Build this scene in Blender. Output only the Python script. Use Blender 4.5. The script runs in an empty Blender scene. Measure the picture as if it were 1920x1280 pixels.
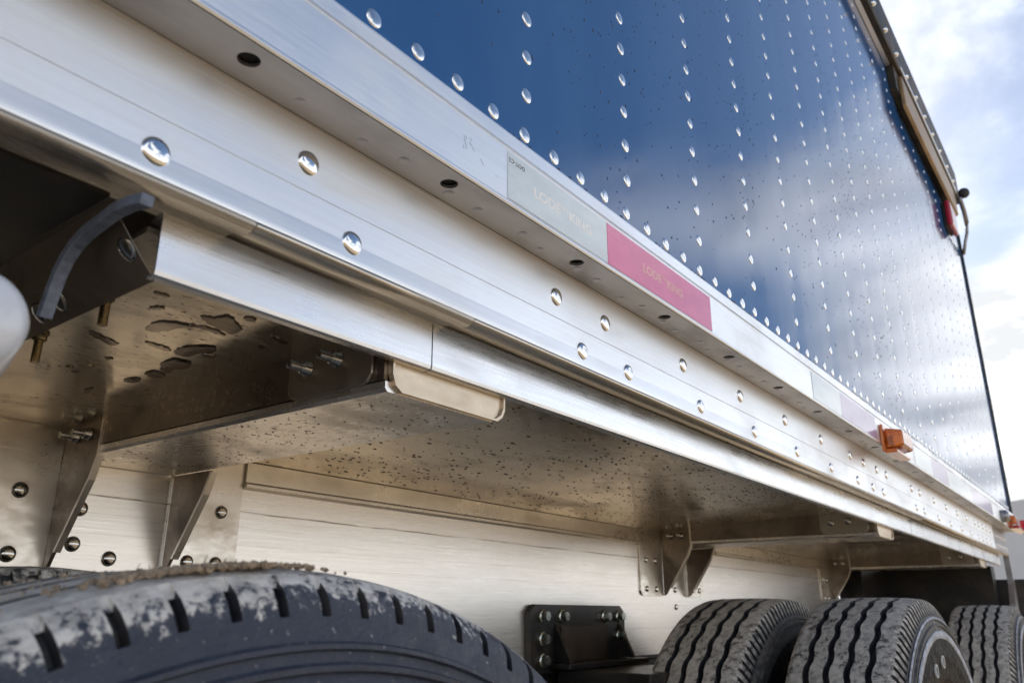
import bpy, bmesh, math, random
from mathutils import Vector, Matrix, noise as mnoise
R = math.radians
rnd = random.Random(7)
H = 0.964                       # camera height above the ground
sc = bpy.context.scene
col = sc.collection

# ------------------------------------------------------------------ camera
cam = bpy.data.cameras.new('camera'); camo = bpy.data.objects.new('camera', cam); col.objects.link(camo)
AX = (0.600, 0.260, 0.757); AY = (-0.800, 0.188, 0.569); AZ = (0.005, -0.947, 0.320)
right = Vector((AX[0], AY[0], AZ[0])).normalized()
fwd = Vector((AX[2], AY[2], AZ[2])); fwd = (fwd - right*fwd.dot(right)).normalized()
up = right.cross(fwd)
m = Matrix.Identity(4)
for i, v in enumerate((right, up, -fwd)):
    for j in range(3): m[j][i] = v[j]
m[2][3] = H
camo.matrix_world = m
cam.sensor_width = 36; cam.lens = 28.17
cam.clip_start = 0.02; cam.clip_end = 3000
cam.dof.use_dof = True; cam.dof.focus_distance = 0.95; cam.dof.aperture_fstop = 9.5
sc.camera = camo

# ------------------------------------------------------------------ sky and sun
CLOUD_SEED = 9.1
SUN_EL, SUN_AZ = 33, 24          # azimuth measured from +X towards +Y
w = bpy.data.worlds.new('World'); sc.world = w; w.use_nodes = True
nt = w.node_tree; N = nt.nodes; L = nt.links
for n in list(N): N.remove(n)
def wn(t, **k):
    n = N.new(t)
    for a, b in k.items(): setattr(n, a, b)
    return n
def wm(op, a, b=None, clamp=False):
    n = N.new('ShaderNodeMath'); n.operation = op; n.use_clamp = clamp
    for i, v in enumerate((a, b)):
        if v is None: continue
        if isinstance(v, (int, float)): n.inputs[i].default_value = v
        else: L.new(v, n.inputs[i])
    return n.outputs[0]
sky = wn('ShaderNodeTexSky', sky_type='NISHITA', sun_disc=False)
sky.sun_elevation = R(SUN_EL); sky.sun_rotation = R(90 - SUN_AZ)
sky.air_density = 1.0; sky.dust_density = 0.6; sky.ozone_density = 2.0
tc = wn('ShaderNodeTexCoord'); sep = wn('ShaderNodeSeparateXYZ'); L.new(tc.outputs['Generated'], sep.inputs[0])
zc = wm('MAXIMUM', sep.outputs[2], 0.0)
den = wm('ADD', zc, 0.16)
comb = wn('ShaderNodeCombineXYZ'); comb.inputs[2].default_value = CLOUD_SEED
L.new(wm('DIVIDE', sep.outputs[0], den), comb.inputs[0]); L.new(wm('DIVIDE', sep.outputs[1], den), comb.inputs[1])
nz = wn('ShaderNodeTexNoise'); nz.inputs['Scale'].default_value = 1.15; nz.inputs['Detail'].default_value = 9; nz.inputs['Roughness'].default_value = 0.56
nz.inputs['Distortion'].default_value = 0.35
L.new(comb.outputs[0], nz.inputs['Vector'])
nz2 = wn('ShaderNodeTexNoise'); nz2.inputs['Scale'].default_value = 3.2; nz2.inputs['Detail'].default_value = 5
L.new(comb.outputs[0], nz2.inputs['Vector'])
elev = wm('MULTIPLY', wm('SUBTRACT', 0.66, zc), 0.46)
cov = wm('ADD', nz.outputs[0], elev)
mr = wn('ShaderNodeMapRange', interpolation_type='SMOOTHSTEP'); L.new(cov, mr.inputs[0])
mr.inputs[1].default_value = 0.51; mr.inputs[2].default_value = 0.72; mr.inputs[3].default_value = 0.0; mr.inputs[4].default_value = 0.93
cs = wn('ShaderNodeMapRange'); L.new(nz2.outputs[0], cs.inputs[0])
cs.inputs[1].default_value = 0.36; cs.inputs[2].default_value = 0.60; cs.inputs[3].default_value = 0.50; cs.inputs[4].default_value = 1.15
bgs = wn('ShaderNodeBackground'); L.new(sky.outputs[0], bgs.inputs[0]); bgs.inputs[1].default_value = 0.07
bgc = wn('ShaderNodeBackground'); bgc.inputs[0].default_value = (0.98, 0.99, 1.0, 1); L.new(cs.outputs[0], bgc.inputs[1])
mx = wn('ShaderNodeMixShader'); L.new(mr.outputs[0], mx.inputs[0]); L.new(bgs.outputs[0], mx.inputs[1]); L.new(bgc.outputs[0], mx.inputs[2])
wo = wn('ShaderNodeOutputWorld'); L.new(mx.outputs[0], wo.inputs[0])
sl = bpy.data.lights.new('sun', 'SUN'); sl.energy = 3.6; sl.angle = R(0.5); sl.color = (1, 0.93, 0.82)
so = bpy.data.objects.new('sun', sl); col.objects.link(so)
sd = Vector((math.cos(R(SUN_EL))*math.cos(R(SUN_AZ)), math.cos(R(SUN_EL))*math.sin(R(SUN_AZ)), math.sin(R(SUN_EL))))
so.rotation_euler = sd.to_track_quat('Z', 'Y').to_euler(); so.location = (0, 0, 20)
sc.view_settings.view_transform = 'Standard'; sc.view_settings.look = 'None'
sc.view_settings.exposure = 0.92; sc.view_settings.gamma = 1; sc.view_settings.use_curve_mapping = False

# ------------------------------------------------------------------ materials
def mat(name):
    m = bpy.data.materials.new(name); m.use_nodes = True
    return m, m.node_tree, m.node_tree.nodes['Principled BSDF']
class G:
    """tiny node helper"""
    def __init__(s, nt): s.nt = nt
    def n(s, t, **k):
        x = s.nt.nodes.new(t)
        for a, b in k.items(): setattr(x, a, b)
        return x
    def l(s, a, b): s.nt.links.new(a, b)
    def coord(s, scale=(1, 1, 1)):
        t = s.n('ShaderNodeTexCoord'); mp = s.n('ShaderNodeMapping'); mp.inputs['Scale'].default_value = scale
        s.l(t.outputs['Object'], mp.inputs[0]); return mp.outputs[0]
    def noise(s, vec, scale, detail=4, rough=0.5, dist=0):
        x = s.n('ShaderNodeTexNoise'); x.inputs['Scale'].default_value = scale; x.inputs['Detail'].default_value = detail
        x.inputs['Roughness'].default_value = rough; x.inputs['Distortion'].default_value = dist
        s.l(vec, x.inputs['Vector']); return x.outputs[0]
    def ramp(s, v, a, b, lo=0.0, hi=1.0, smooth=True):
        x = s.n('ShaderNodeMapRange'); x.interpolation_type = 'SMOOTHSTEP' if smooth else 'LINEAR'
        s.l(v, x.inputs[0])
        for i, q in enumerate((a, b, lo, hi)): x.inputs[i+1].default_value = q
        return x.outputs[0]
    def m(s, op, a, b=None, clamp=False):
        x = s.n('ShaderNodeMath'); x.operation = op; x.use_clamp = clamp
        for i, v in enumerate((a, b)):
            if v is None: continue
            if isinstance(v, (int, float)): x.inputs[i].default_value = v
            else: s.l(v, x.inputs[i])
        return x.outputs[0]
    def mix(s, f, a, b):
        x = s.n('ShaderNodeMix'); x.data_type = 'RGBA'
        if isinstance(f, (int, float)): x.inputs[0].default_value = f
        else: s.l(f, x.inputs[0])
        for i, v in ((6, a), (7, b)):
            if isinstance(v, tuple): x.inputs[i].default_value = (*v, 1)
            else: s.l(v, x.inputs[i])
        return x.outputs[2]
    def bump(s, h, strength, dist, normal=None):
        x = s.n('ShaderNodeBump'); x.inputs['Strength'].default_value = strength; x.inputs['Distance'].default_value = dist
        s.l(h, x.inputs['Height'])
        if normal is not None: s.l(normal, x.inputs['Normal'])
        return x.outputs[0]
    def xyz(s):
        t = s.n('ShaderNodeTexCoord'); x = s.n('ShaderNodeSeparateXYZ'); s.l(t.outputs['Object'], x.inputs[0]); return x.outputs

def alu(name, base=(0.90, 0.915, 0.935), rough=0.34, brush=(1.2, 60, 60), dirt=0.25, dirtcol=(0.20, 0.145, 0.09), spots=0.0, metal=0.9, stain_z=None, wave=0.0, rv=0.16):
    M, nt, b = mat(name); g = G(nt)
    br = g.noise(g.coord(brush), 6, 5, 0.65)
    br2 = g.noise(g.coord((brush[0]*3, brush[1]*6, brush[2]*6)), 6, 3, 0.6)
    blot = g.noise(g.coord((3, 6, 6)), 2.2, 6, 0.6, 0.4)
    fac = g.ramp(br, 0.3, 0.7, 0.0, 1.0)
    c = g.mix(fac, tuple(x*0.94 for x in base), base)
    d = g.ramp(blot, 0.46, 0.78, 0.0, dirt)
    if stain_z is not None:
        z0, z1, amt = stain_z
        zz = g.xyz()[2]
        gz = g.ramp(zz, z0, z1, 0, 1)
        st = g.m('MULTIPLY', g.m('MULTIPLY', gz, g.ramp(br, 0.25, 0.6, 0.35, 1)), amt)
        d = g.m('ADD', d, st, True)
    c = g.mix(d, c, dirtcol)
    ro = g.m('ADD', g.ramp(br2, 0.2, 0.8, -0.06, 0.07), g.ramp(blot, 0.35, 0.75, rough, rough+rv))
    me = g.m('SUBTRACT', metal, g.m('MULTIPLY', d, 0.75))
    if spots > 0:
        sp = g.noise(g.coord((1.0, 2.4, 2.0)), 85, 3, 0.7, 0.6)
        pat = g.noise(g.coord(), 9, 3)
        sm = g.m('MULTIPLY', g.ramp(sp, 0.60, 0.66), g.ramp(pat, 0.42, 0.62, 0.1, 1))
        sm = g.m('MULTIPLY', sm, spots)
        c = g.mix(sm, c, (0.045, 0.030, 0.02))
        me = g.m('MULTIPLY', me, g.m('SUBTRACT', 1.0, sm))
    g.l(c, b.inputs['Base Color']); g.l(ro, b.inputs['Roughness']); g.l(me, b.inputs['Metallic'])
    nrm = g.bump(br2, 0.10, 0.0006)
    if wave: nrm = g.bump(g.noise(g.coord((1, 1.4, 1.4)), 5, 2), wave, 0.01, nrm)
    g.l(nrm, b.inputs['Normal'])
    return M
def simple(name, c, rough=0.5, metal=0.0, var=0.25, sc_=30, bump=0.1, bd=0.001, dust=None, coat=0):
    M, nt, b = mat(name); g = G(nt)
    n1 = g.noise(g.coord(), sc_, 6, 0.6)
    cc = g.mix(g.ramp(n1, 0.3, 0.7), tuple(x*(1-var) for x in c), tuple(min(1, x*(1+var)) for x in c))
    if dust:
        n2 = g.noise(g.coord(), sc_*0.4, 7, 0.65)
        cc = g.mix(g.ramp(n2, 0.42, 0.7, 0, dust[1]), cc, dust[0])
    g.l(cc, b.inputs['Base Color']); g.l(g.ramp(n1, 0.3, 0.7, rough*0.85, min(1, rough*1.15)), b.inputs['Roughness'])
    b.inputs['Metallic'].default_value = metal; b.inputs['Coat Weight'].default_value = coat
    g.l(g.bump(n1, bump, bd), b.inputs['Normal'])
    return M

M_rail = alu('brushed_rail', base=(0.91, 0.94, 0.98), rough=0.38, dirt=0.10)
M_web = alu('brushed_web', base=(0.91, 0.94, 0.985), rough=0.36, dirt=0.10, stain_z=(H+0.318, H+0.350, 0.55), dirtcol=(0.33, 0.22, 0.13))
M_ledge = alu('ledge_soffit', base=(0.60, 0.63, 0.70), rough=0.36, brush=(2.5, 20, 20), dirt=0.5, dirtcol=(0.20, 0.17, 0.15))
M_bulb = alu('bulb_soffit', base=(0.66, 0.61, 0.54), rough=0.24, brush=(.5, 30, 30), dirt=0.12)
M_trim = alu('trim_face', base=(0.84, 0.87, 0.92), rough=0.24, brush=(.8, 14, 14), dirt=0.06, wave=0.02)
M_deck = alu('deck_underside', base=(0.86, 0.78, 0.66), rough=0.11, brush=(4, 4, 4), dirt=0.28, spots=0.85, wave=0.08)
M_beam = alu('beam_underside', base=(0.84, 0.81, 0.78), rough=0.22, brush=(10, 1.2, 3), dirt=0.35, spots=0.5, wave=0.06)
M_dark = alu('dark_beam_face', base=(0.26, 0.22, 0.18), rough=0.28, brush=(3, 3, 3), dirt=0.85, dirtcol=(0.09, 0.065, 0.045), spots=0.3)  # dark blotchy metal for upright beam faces, knees and the near plate
M_frame = alu('frame_web', base=(0.92, 0.90, 0.87), rough=0.30, brush=(0.5, 30, 55), dirt=0.0, rv=0.02)
def seams(M, zs_, col_):
    nt = M.node_tree; g = G(nt); b = nt.nodes['Principled BSDF']; z = g.xyz()[2]
    brk = g.noise(g.coord((2.0, 1, 60)), 4, 6, 0.7); wob = g.noise(g.coord((3, 1, 1)), 3, 3)
    tot = None
    for z0, w_, a_ in zs_:
        d = g.m('ABSOLUTE', g.m('SUBTRACT', g.m('ADD', z, g.m('MULTIPLY', g.m('SUBTRACT', wob, .5), .006)), z0+H))
        mk = g.m('MULTIPLY', g.ramp(d, w_*.35, w_, 1, 0), g.m('MULTIPLY', g.ramp(brk, .36, .56), a_))
        tot = mk if tot is None else g.m('MAXIMUM', tot, mk)
    src = b.inputs['Base Color'].links[0].from_socket
    g.l(g.mix(tot, src, col_), b.inputs['Base Color'])
    ms = b.inputs['Metallic'].links[0].from_socket
    g.l(g.m('MULTIPLY', ms, g.m('SUBTRACT', 1.0, g.m('MULTIPLY', tot, .9))), b.inputs['Metallic'])
seams(M_frame, ((.138, .0016, .85), (.116, .0007, .22), (.091, .0006, .30), (.063, .0008, .16), (.021, .0007, .2), (-.037, .0009, .25)), (.24, .15, .08))
M_plate = alu('bracket_plate', base=(0.80, 0.77, 0.72), rough=0.27, brush=(3, 3, 3), dirt=0.35, dirtcol=(0.38, 0.26, 0.14))
M_boltp = alu('bolted_plate_metal', base=(0.46, 0.42, 0.37), rough=0.3, brush=(3, 3, 3), dirt=0.6, dirtcol=(0.12, 0.09, 0.06))
M_endp = alu('tan_end_plate', base=(0.62, 0.52, 0.40), rough=0.3, brush=(3, 3, 3), dirt=0.4, dirtcol=(0.30, 0.20, 0.11), metal=0.8)  # ground reflection put into the tan base, beside a yellowish stain
M_rivet = simple('polished_rivet', (0.86, 0.87, 0.89), 0.07, 1.0, 0.03, 90, 0.03, 0.0005)
M_rivet2 = simple('satin_rivet', (0.86, 0.87, 0.88), 0.22, 1.0, 0.06, 200, 0.15, 0.0006)
M_rivetw = simple('pale_panel_rivet', (0.80, 0.81, 0.82), 0.17, 1.0, 0.08, 260, 0.25, 0.0006)
M_rivetd = simple('steel_rivet', (0.50, 0.51, 0.51), 0.13, 1.0, 0.15, 120, 0.08, 0.0006)
M_bolt = simple('zinc_bolt', (0.62, 0.68, 0.66), 0.25, 1.0, 0.15, 300, 0.3, 0.0006)
M_boltb = simple('brassy_bolt', (0.30, 0.23, 0.13), 0.24, 1.0, 0.3, 300, 0.3, 0.0006)
M_black = simple('black_paint', (0.010, 0.010, 0.011), 0.35, 0, 0.3, 40, 0.25, 0.001, dust=((0.07, 0.05, 0.035), 0.35))
M_hole = simple('hole_dark', (0.012, 0.011, 0.010), 0.7)
M_toprail = simple('dark_top_rail', (0.014, 0.013, 0.012), 0.55, 0, 0.4, 12, 0.2, 0.002, dust=((0.10, 0.07, 0.045), 0.6))
M_tan = simple('tan_batten', (0.32, 0.22, 0.12), 0.45, 0.3, 0.3, 9, 0.1, 0.001, dust=((0.2, 0.12, 0.07), 0.5))
M_tarp = simple('dark_tarp', (0.03, 0.032, 0.035), 0.5, 0, 0.3, 8, 0.5, 0.006)
M_rubber = simple('blue_grey_rubber', (0.15, 0.18, 0.25), 0.6, 0, 0.25, 160, 0.5, 0.0008)
M_cap = simple('white_cap_paint', (0.72, 0.76, 0.84), 0.22, 0, 0.05, 14, 0.05, 0.001, coat=0.4)
M_mud = simple('dried_mud', (0.36, 0.28, 0.20), 0.95, 0, 0.45, 220, 0.9, 0.002)
M_grass = simple('dry_straw', (0.06, 0.045, 0.03), 0.9)
M_rust = simple('primer_rim', (0.16, 0.125, 0.12), 0.6, 0, 0.3, 30, 0.3, 0.002, dust=((0.26, 0.22, 0.19), 0.5))
M_grey = simple('grey_plate', (0.30, 0.30, 0.32), 0.35, 0.7, 0.15, 20, 0.1, 0.001)
M_build = simple('pale_sheet_metal', (0.50, 0.52, 0.56), 0.5, 0.2, 0.06, 1, 0.05, 0.01)
M_door = simple('white_door', (0.62, 0.62, 0.60), 0.5)

# painted panel: glossy blue, slightly oil-canned
M_panel, nt_, b_ = mat('blue_panel_paint'); g = G(nt_)
nb = g.noise(g.coord((1, 1, 1)), 3.2, 2)
fine = g.noise(g.coord((1, 1, 1)), 420, 2)
sm_ = g.noise(g.coord((1, 1, 0.35)), 6, 6, 0.6)
g.l(g.mix(g.ramp(sm_, 0.35, 0.75), (0.026, 0.108, 0.315), (0.038, 0.130, 0.350)), b_.inputs['Base Color'])
b_.inputs['IOR'].default_value = 1.52
g.l(g.ramp(sm_, 0.35, 0.8, 0.07, 0.15), b_.inputs['Roughness'])
xo = g.xyz()
fx = g.m('MULTIPLY', g.m('ABSOLUTE', g.m('SUBTRACT', g.m('FRACT', g.m('ADD', g.m('DIVIDE', g.m('SUBTRACT', xo[0], .554), .204), 10.5)), .5)), .204)
fz = g.m('MULTIPLY', g.m('ABSOLUTE', g.m('SUBTRACT', g.m('FRACT', g.m('ADD', g.m('DIVIDE', g.m('SUBTRACT', xo[2], .4905+H), .0472), 10.5)), .5)), .0472)
dr = g.m('SQRT', g.m('ADD', g.m('MULTIPLY', fx, fx), g.m('MULTIPLY', fz, fz)))
pk = g.m('ADD', g.ramp(dr, .006, .022, 0, .25), g.ramp(fx, .0, .06, 0, .75))
g.l(g.bump(fine, 0.012, 0.001, g.bump(pk, 0.55, 0.00045, g.bump(nb, 0.07, 0.012))), b_.inputs['Normal'])

def tapemat(name, c, rough=0.32, metal=0.0):
    M, nt, b = mat(name); g = G(nt)
    v = g.n('ShaderNodeTexVoronoi'); v.inputs['Scale'].default_value = 900; g.l(g.coord(), v.inputs['Vector'])
    n1 = g.noise(g.coord((4, 4, 12)), 5, 5, 0.6)
    cc = g.mix(g.ramp(n1, 0.3, 0.75), c, tuple(min(1, x*1.12+0.02) for x in c))
    g.l(cc, b.inputs['Base Color']); b.inputs['Roughness'].default_value = rough; b.inputs['Metallic'].default_value = metal
    b.inputs['Coat Weight'].default_value = 0.6; b.inputs['Coat Roughness'].default_value = 0.08
    g.l(g.bump(v.outputs[0], 0.05, 0.0003), b.inputs['Normal'])
    return M
M_tw = tapemat('white_tape', (0.68, 0.79, 0.88))
M_tr = tapemat('red_tape', (0.74, 0.14, 0.34))
M_tp = tapemat('purple_tape', (0.40, 0.33, 0.58))
M_txtw = tapemat('white_lettering', (0.90, 0.93, 0.95))
M_txtp = tapemat('peach_lettering', (0.80, 0.36, 0.36))
M_txtk = simple('black_print', (0.05, 0.05, 0.06), 0.5)
M_paint = simple('smudge', (0.3, 0.45, 0.5), 0.5)

def lens(name, c, c2):
    M, nt, b = mat(name); g = G(nt)
    wv = g.n('ShaderNodeTexWave'); wv.inputs['Scale'].default_value = 60; wv.bands_direction = 'Z'; g.l(g.coord(), wv.inputs['Vector'])
    g.l(g.mix(g.ramp(wv.outputs[1], 0.2, 0.8, 0, 0.6), c, c2), b.inputs['Base Color'])
    b.inputs['Roughness'].default_value = 0.08; b.inputs['Transmission Weight'].default_value = 0.55
    b.inputs['Coat Weight'].default_value = 0.5
    g.l(g.bump(wv.outputs[1], 0.3, 0.001), b.inputs['Normal'])
    return M
M_amber = lens('amber_lens', (0.95, 0.25, 0.02), (0.5, 0.10, 0.01))
M_red = lens('red_lens', (0.75, 0.01, 0.04), (0.30, 0.0, 0.02))
M_water, nt_, b_ = mat('water_drops'); b_.inputs['Base Color'].default_value = (0.10, 0.16, 0.28, 1)
b_.inputs['Transmission Weight'].default_value = 0.7; b_.inputs['IOR'].default_value = 1.33; b_.inputs['Roughness'].default_value = 0.01
M_mpatch = alu('wet_film', base=(0.30, 0.25, 0.21), rough=0.08, brush=(6, 6, 6), dirt=0.5, dirtcol=(.06, .045, .03), wave=0.4)
M_mwater, nt_, b_ = mat('murky_water'); b_.inputs['Base Color'].default_value = (0.09, 0.065, 0.045, 1)
b_.inputs['Roughness'].default_value = 0.04; b_.inputs['IOR'].default_value = 1.4; b_.inputs['Transmission Weight'].default_value = 0.35

def tyremat(name, blue, dust, dustcol, crown_r, crown_amt, crowncol, tilt=0.0):
    M, nt, b = mat(name); g = G(nt)
    x = g.xyz(); r = g.m('SQRT', g.m('ADD', g.m('MULTIPLY', x[0], x[0]), g.m('MULTIPLY', x[2], x[2])))
    n1 = g.noise(g.coord(), 14, 8, 0.7); n2 = g.noise(g.coord(), 70, 6, 0.7); n3 = g.noise(g.coord(), 240, 3, 0.6)
    c = g.mix(g.ramp(n1, 0.35, 0.7), tuple(q*0.7 for q in blue), blue)
    c = g.mix(g.m('MULTIPLY', g.m('MULTIPLY', g.ramp(n2, 0.36, 0.62), dust), g.ramp(r, .462, .478, .22, 1)), c, dustcol)
    # dried splash specks
    c = g.mix(g.m('MULTIPLY', g.ramp(n3, 0.66, 0.72), g.ramp(n1, 0.4, 0.6, 0.15, 0.9)), c, (0.42, 0.41, 0.40))
    rn = g.m('ADD', r, g.m('ADD', g.m('ADD', g.ramp(n2, 0.25, 0.75, -0.010, 0.010), g.ramp(n3, 0.3, 0.7, -0.006, 0.006)), g.m('SUBTRACT', g.ramp(n1, 0.3, 0.7, -0.007, 0.007), g.m('MULTIPLY', x[0], tilt))))
    cr = g.ramp(rn, crown_r-0.006, crown_r+0.004, 0, crown_amt)
    cc = g.mix(g.ramp(n2, 0.35, 0.65), tuple(q*0.6 for q in crowncol), crowncol)
    c = g.mix(cr, c, cc)
    g.l(c, b.inputs['Base Color']); g.l(g.ramp(n2, 0.3, 0.7, 0.42, 0.75), b.inputs['Roughness'])
    b.inputs['Specular IOR Level'].default_value = 0.55
    if not tilt:          # glossy black inner sidewall of the far tyres
        inn = g.ramp(r, .417, .424, 1, 0); g.l(g.mix(inn, c, (.009, .010, .012)), b.inputs['Base Color'])
        g.l(g.ramp(r, .417, .424, .12, .4), b.inputs['Specular IOR Level'])
    h = g.m('ADD', n2, g.m('MULTIPLY', n3, 0.5))
    g.l(g.bump(h, 0.8, 0.0028), b.inputs['Normal'])
    return M
M_tyreN = tyremat('near_tyre_rubber', (0.034, 0.043, 0.072), 0.30, (0.20, 0.23, 0.30), 0.4775, 1.0, (0.74, 0.72, 0.69), 0.045)
M_tyreF = tyremat('far_tyre_rubber', (0.050, 0.053, 0.060), 1.0, (0.46, 0.43, 0.39), 0.4915, 0.9, (0.60, 0.575, 0.54))
M_groove = simple('groove_rubber', (0.020, 0.022, 0.030), 0.55, 0, 0.4, 90, 0.4, 0.001, dust=((0.12, 0.11, 0.10), 0.35))
M_ring = simple('chalky_ring', (0.42, 0.44, 0.50), 0.7, 0, 0.4, 60, 0.3, 0.001)
M_letter = simple('chalky_letters', (0.60, 0.61, 0.62), 0.7, 0, 0.3, 60)

M_ground, nt_, b_ = mat('dirt_ground'); g = G(nt_)
a_ = g.noise(g.coord(), 0.35, 8, 0.65); c_ = g.noise(g.coord(), 14, 8, 0.7)
cg = g.mix(g.ramp(a_, 0.35, 0.65), (0.37, 0.265, 0.145), (0.48, 0.355, 0.205)); cg = g.mix(g.ramp(c_, 0.35, 0.7, 0, 0.5), cg, (0.20, 0.155, 0.11))
g.l(cg, b_.inputs['Base Color']); b_.inputs['Roughness'].default_value = 0.95
g.l(g.bump(c_, 0.7, 0.02), b_.inputs['Normal'])

# ------------------------------------------------------------------ mesh helpers (z is given relative to the lens; H is added)
def finish(bm, name, m, parent=None, smooth=False, kind=None, bevel=0.0):
    me = bpy.data.meshes.new(name)
    bmesh.ops.recalc_face_normals(bm, faces=bm.faces)
    bm.to_mesh(me); bm.free()
    if m: me.materials.append(m)
    if smooth:
        for p in me.polygons: p.use_smooth = True
    o = bpy.data.objects.new(name, me); col.objects.link(o)
    if parent: attach(o, parent)
    if kind: o['kind'] = kind
    if bevel:
        md = o.modifiers.new('bevel', 'BEVEL'); md.width = bevel; md.segments = 2; md.limit_method = 'ANGLE'; md.angle_limit = R(30)
    return o
def wmat(o):
    mm = Matrix.Translation(o.location)
    return (wmat(o.parent) @ mm) if (o.parent and o.type == 'EMPTY') else mm
def attach(o, parent):
    o.parent = parent
    # parents are translations only
    t = Matrix.Identity(4); p = parent
    tot = WORLD.get(parent.name, Vector((0, 0, 0)))
    o.matrix_parent_inverse = Matrix.Translation(-tot)
    WORLD[o.name] = Vector(o.location)
WORLD = {}
def empty(name, loc, parent=None, **props):
    o = bpy.data.objects.new(name, None); col.objects.link(o); o.location = loc; o.empty_display_size = 0.1
    WORLD[o.name] = Vector(loc)
    if parent:
        o.parent = parent; o.matrix_parent_inverse = Matrix.Translation(-WORLD[parent.name])
    for k, v in props.items(): o[k] = v
    return o
def box(bm, x0, x1, y0, y1, z0, z1):
    z0 += H; z1 += H
    v = [bm.verts.new(p) for p in ((x0,y0,z0),(x1,y0,z0),(x1,y1,z0),(x0,y1,z0),(x0,y0,z1),(x1,y0,z1),(x1,y1,z1),(x0,y1,z1))]
    for f in ((0,1,2,3),(4,5,6,7),(0,1,5,4),(1,2,6,5),(2,3,7,6),(3,0,4,7)): bm.faces.new([v[i] for i in f])
def prism(bm, pts, axis, a0, a1):
    """closed polygon extruded along an axis; pts in the two remaining coordinates (x,y,z order)"""
    def P(p, a):
        if axis == 'x': return (a, p[0], p[1]+H)
        if axis == 'y': return (p[0], a, p[1]+H)
        return (p[0], p[1], a+H)
    A = [bm.verts.new(P(p, a0)) for p in pts]; B = [bm.verts.new(P(p, a1)) for p in pts]
    n = len(pts); bm.faces.new(A); bm.faces.new(B[::-1])
    for i in range(n): bm.faces.new((A[i], A[(i+1) % n], B[(i+1) % n], B[i]))
def sheet(bm, prof, x0, x1, t=0.003, n=1):
    """open (y,z) profile extruded along X with thickness t inward"""
    def rowat(x, off):
        out = []
        for i, (y, z) in enumerate(prof):
            a = prof[max(i-1, 0)]; b = prof[min(i+1, len(prof)-1)]
            d = Vector((b[0]-a[0], b[1]-a[1])); d.normalize(); nn = Vector((-d.y, d.x))
            out.append(bm.verts.new((x, y+nn.x*off, z+nn.y*off+H)))
        return out
    xs = [x0+(x1-x0)*i/n for i in range(n+1)]
    F = [rowat(x, 0) for x in xs]; B = [rowat(x, t) for x in xs]
    k = len(prof)
    for i in range(n):
        for j in range(k-1):
            bm.faces.new((F[i][j], F[i+1][j], F[i+1][j+1], F[i][j+1])); bm.faces.new((B[i][j], B[i][j+1], B[i+1][j+1], B[i+1][j]))
        for j in (0, k-1): bm.faces.new((F[i][j], F[i+1][j], B[i+1][j], B[i][j]))
    for i in (0, n):
        for j in range(k-1): bm.faces.new((F[i][j], F[i][j+1], B[i][j+1], B[i][j]))
def lathe(bm, prof, seg=24, close=False):
    rows = []
    for r, z in prof:
        if r < 1e-6: rows.append([bm.verts.new((0, 0, z))])
        else: rows.append([bm.verts.new((r*math.cos(2*math.pi*i/seg), r*math.sin(2*math.pi*i/seg), z)) for i in range(seg)])
    for a, b in zip(rows, rows[1:]):
        for i in range(seg):
            j = (i+1) % seg
            if len(a) == 1 and len(b) == 1: continue
            if len(a) == 1: bm.faces.new((a[0], b[i], b[j]))
            elif len(b) == 1: bm.faces.new((a[i], a[j], b[0]))
            else: bm.faces.new((a[i], a[j], b[j], b[i]))
def mesh_of(bm, name, m, smooth=True):
    bmesh.ops.recalc_face_normals(bm, faces=bm.faces)
    me = bpy.data.meshes.new(name); bm.to_mesh(me); bm.free(); me.materials.append(m)
    if smooth:
        for p in me.polygons: p.use_smooth = True
    return me
def dome_mesh(name, m, r, h, seg=20, lip=0.12):
    bm = bmesh.new()
    pr = [(r, -0.001), (r, h*0.10), (r*0.97, h*0.22)]
    for k in range(1, 6):
        a = k/5*math.pi/2; pr.append((r*0.93*math.cos(a) if k < 5 else 0, h*0.30+h*0.70*math.sin(a)))
    lathe(bm, pr, seg); return mesh_of(bm, name, m)
def put(me, name, loc, rot, parent, scale=1.0, label=None):
    o = bpy.data.objects.new(name, me); col.objects.link(o)
    o.location = (loc[0], loc[1], loc[2]+H); o.rotation_euler = rot; o.scale = (scale,)*3
    o.parent = parent; o.matrix_parent_inverse = Matrix.Translation(-WORLD[parent.name])
    WORLD[o.name] = Vector(o.location)
    return o
FACE_Y = (R(90), 0, 0)           # local z -> -Y (towards the viewer's side)
DOWN = (R(180), 0, 0)
FACE_X = (0, R(-90), 0)          # local z -> -X

# ------------------------------------------------------------------ ground
bm = bmesh.new()
S = 1500
ring = [0.0, 2, 6, 20, 60, 200, 600, S]
vs = [bm.verts.new((0, 0, 0))]; prev = None
for rr in ring[1:]:
    cur = [bm.verts.new((rr*math.cos(2*math.pi*i/48), rr*math.sin(2*math.pi*i/48), 0)) for i in range(48)]
    for i in range(48):
        j = (i+1) % 48
        if prev is None: bm.faces.new((vs[0], cur[i], cur[j]))
        else: bm.faces.new((prev[i], cur[i], cur[j], prev[j]))
    prev = cur
finish(bm, 'ground', M_ground, kind='structure')

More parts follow.
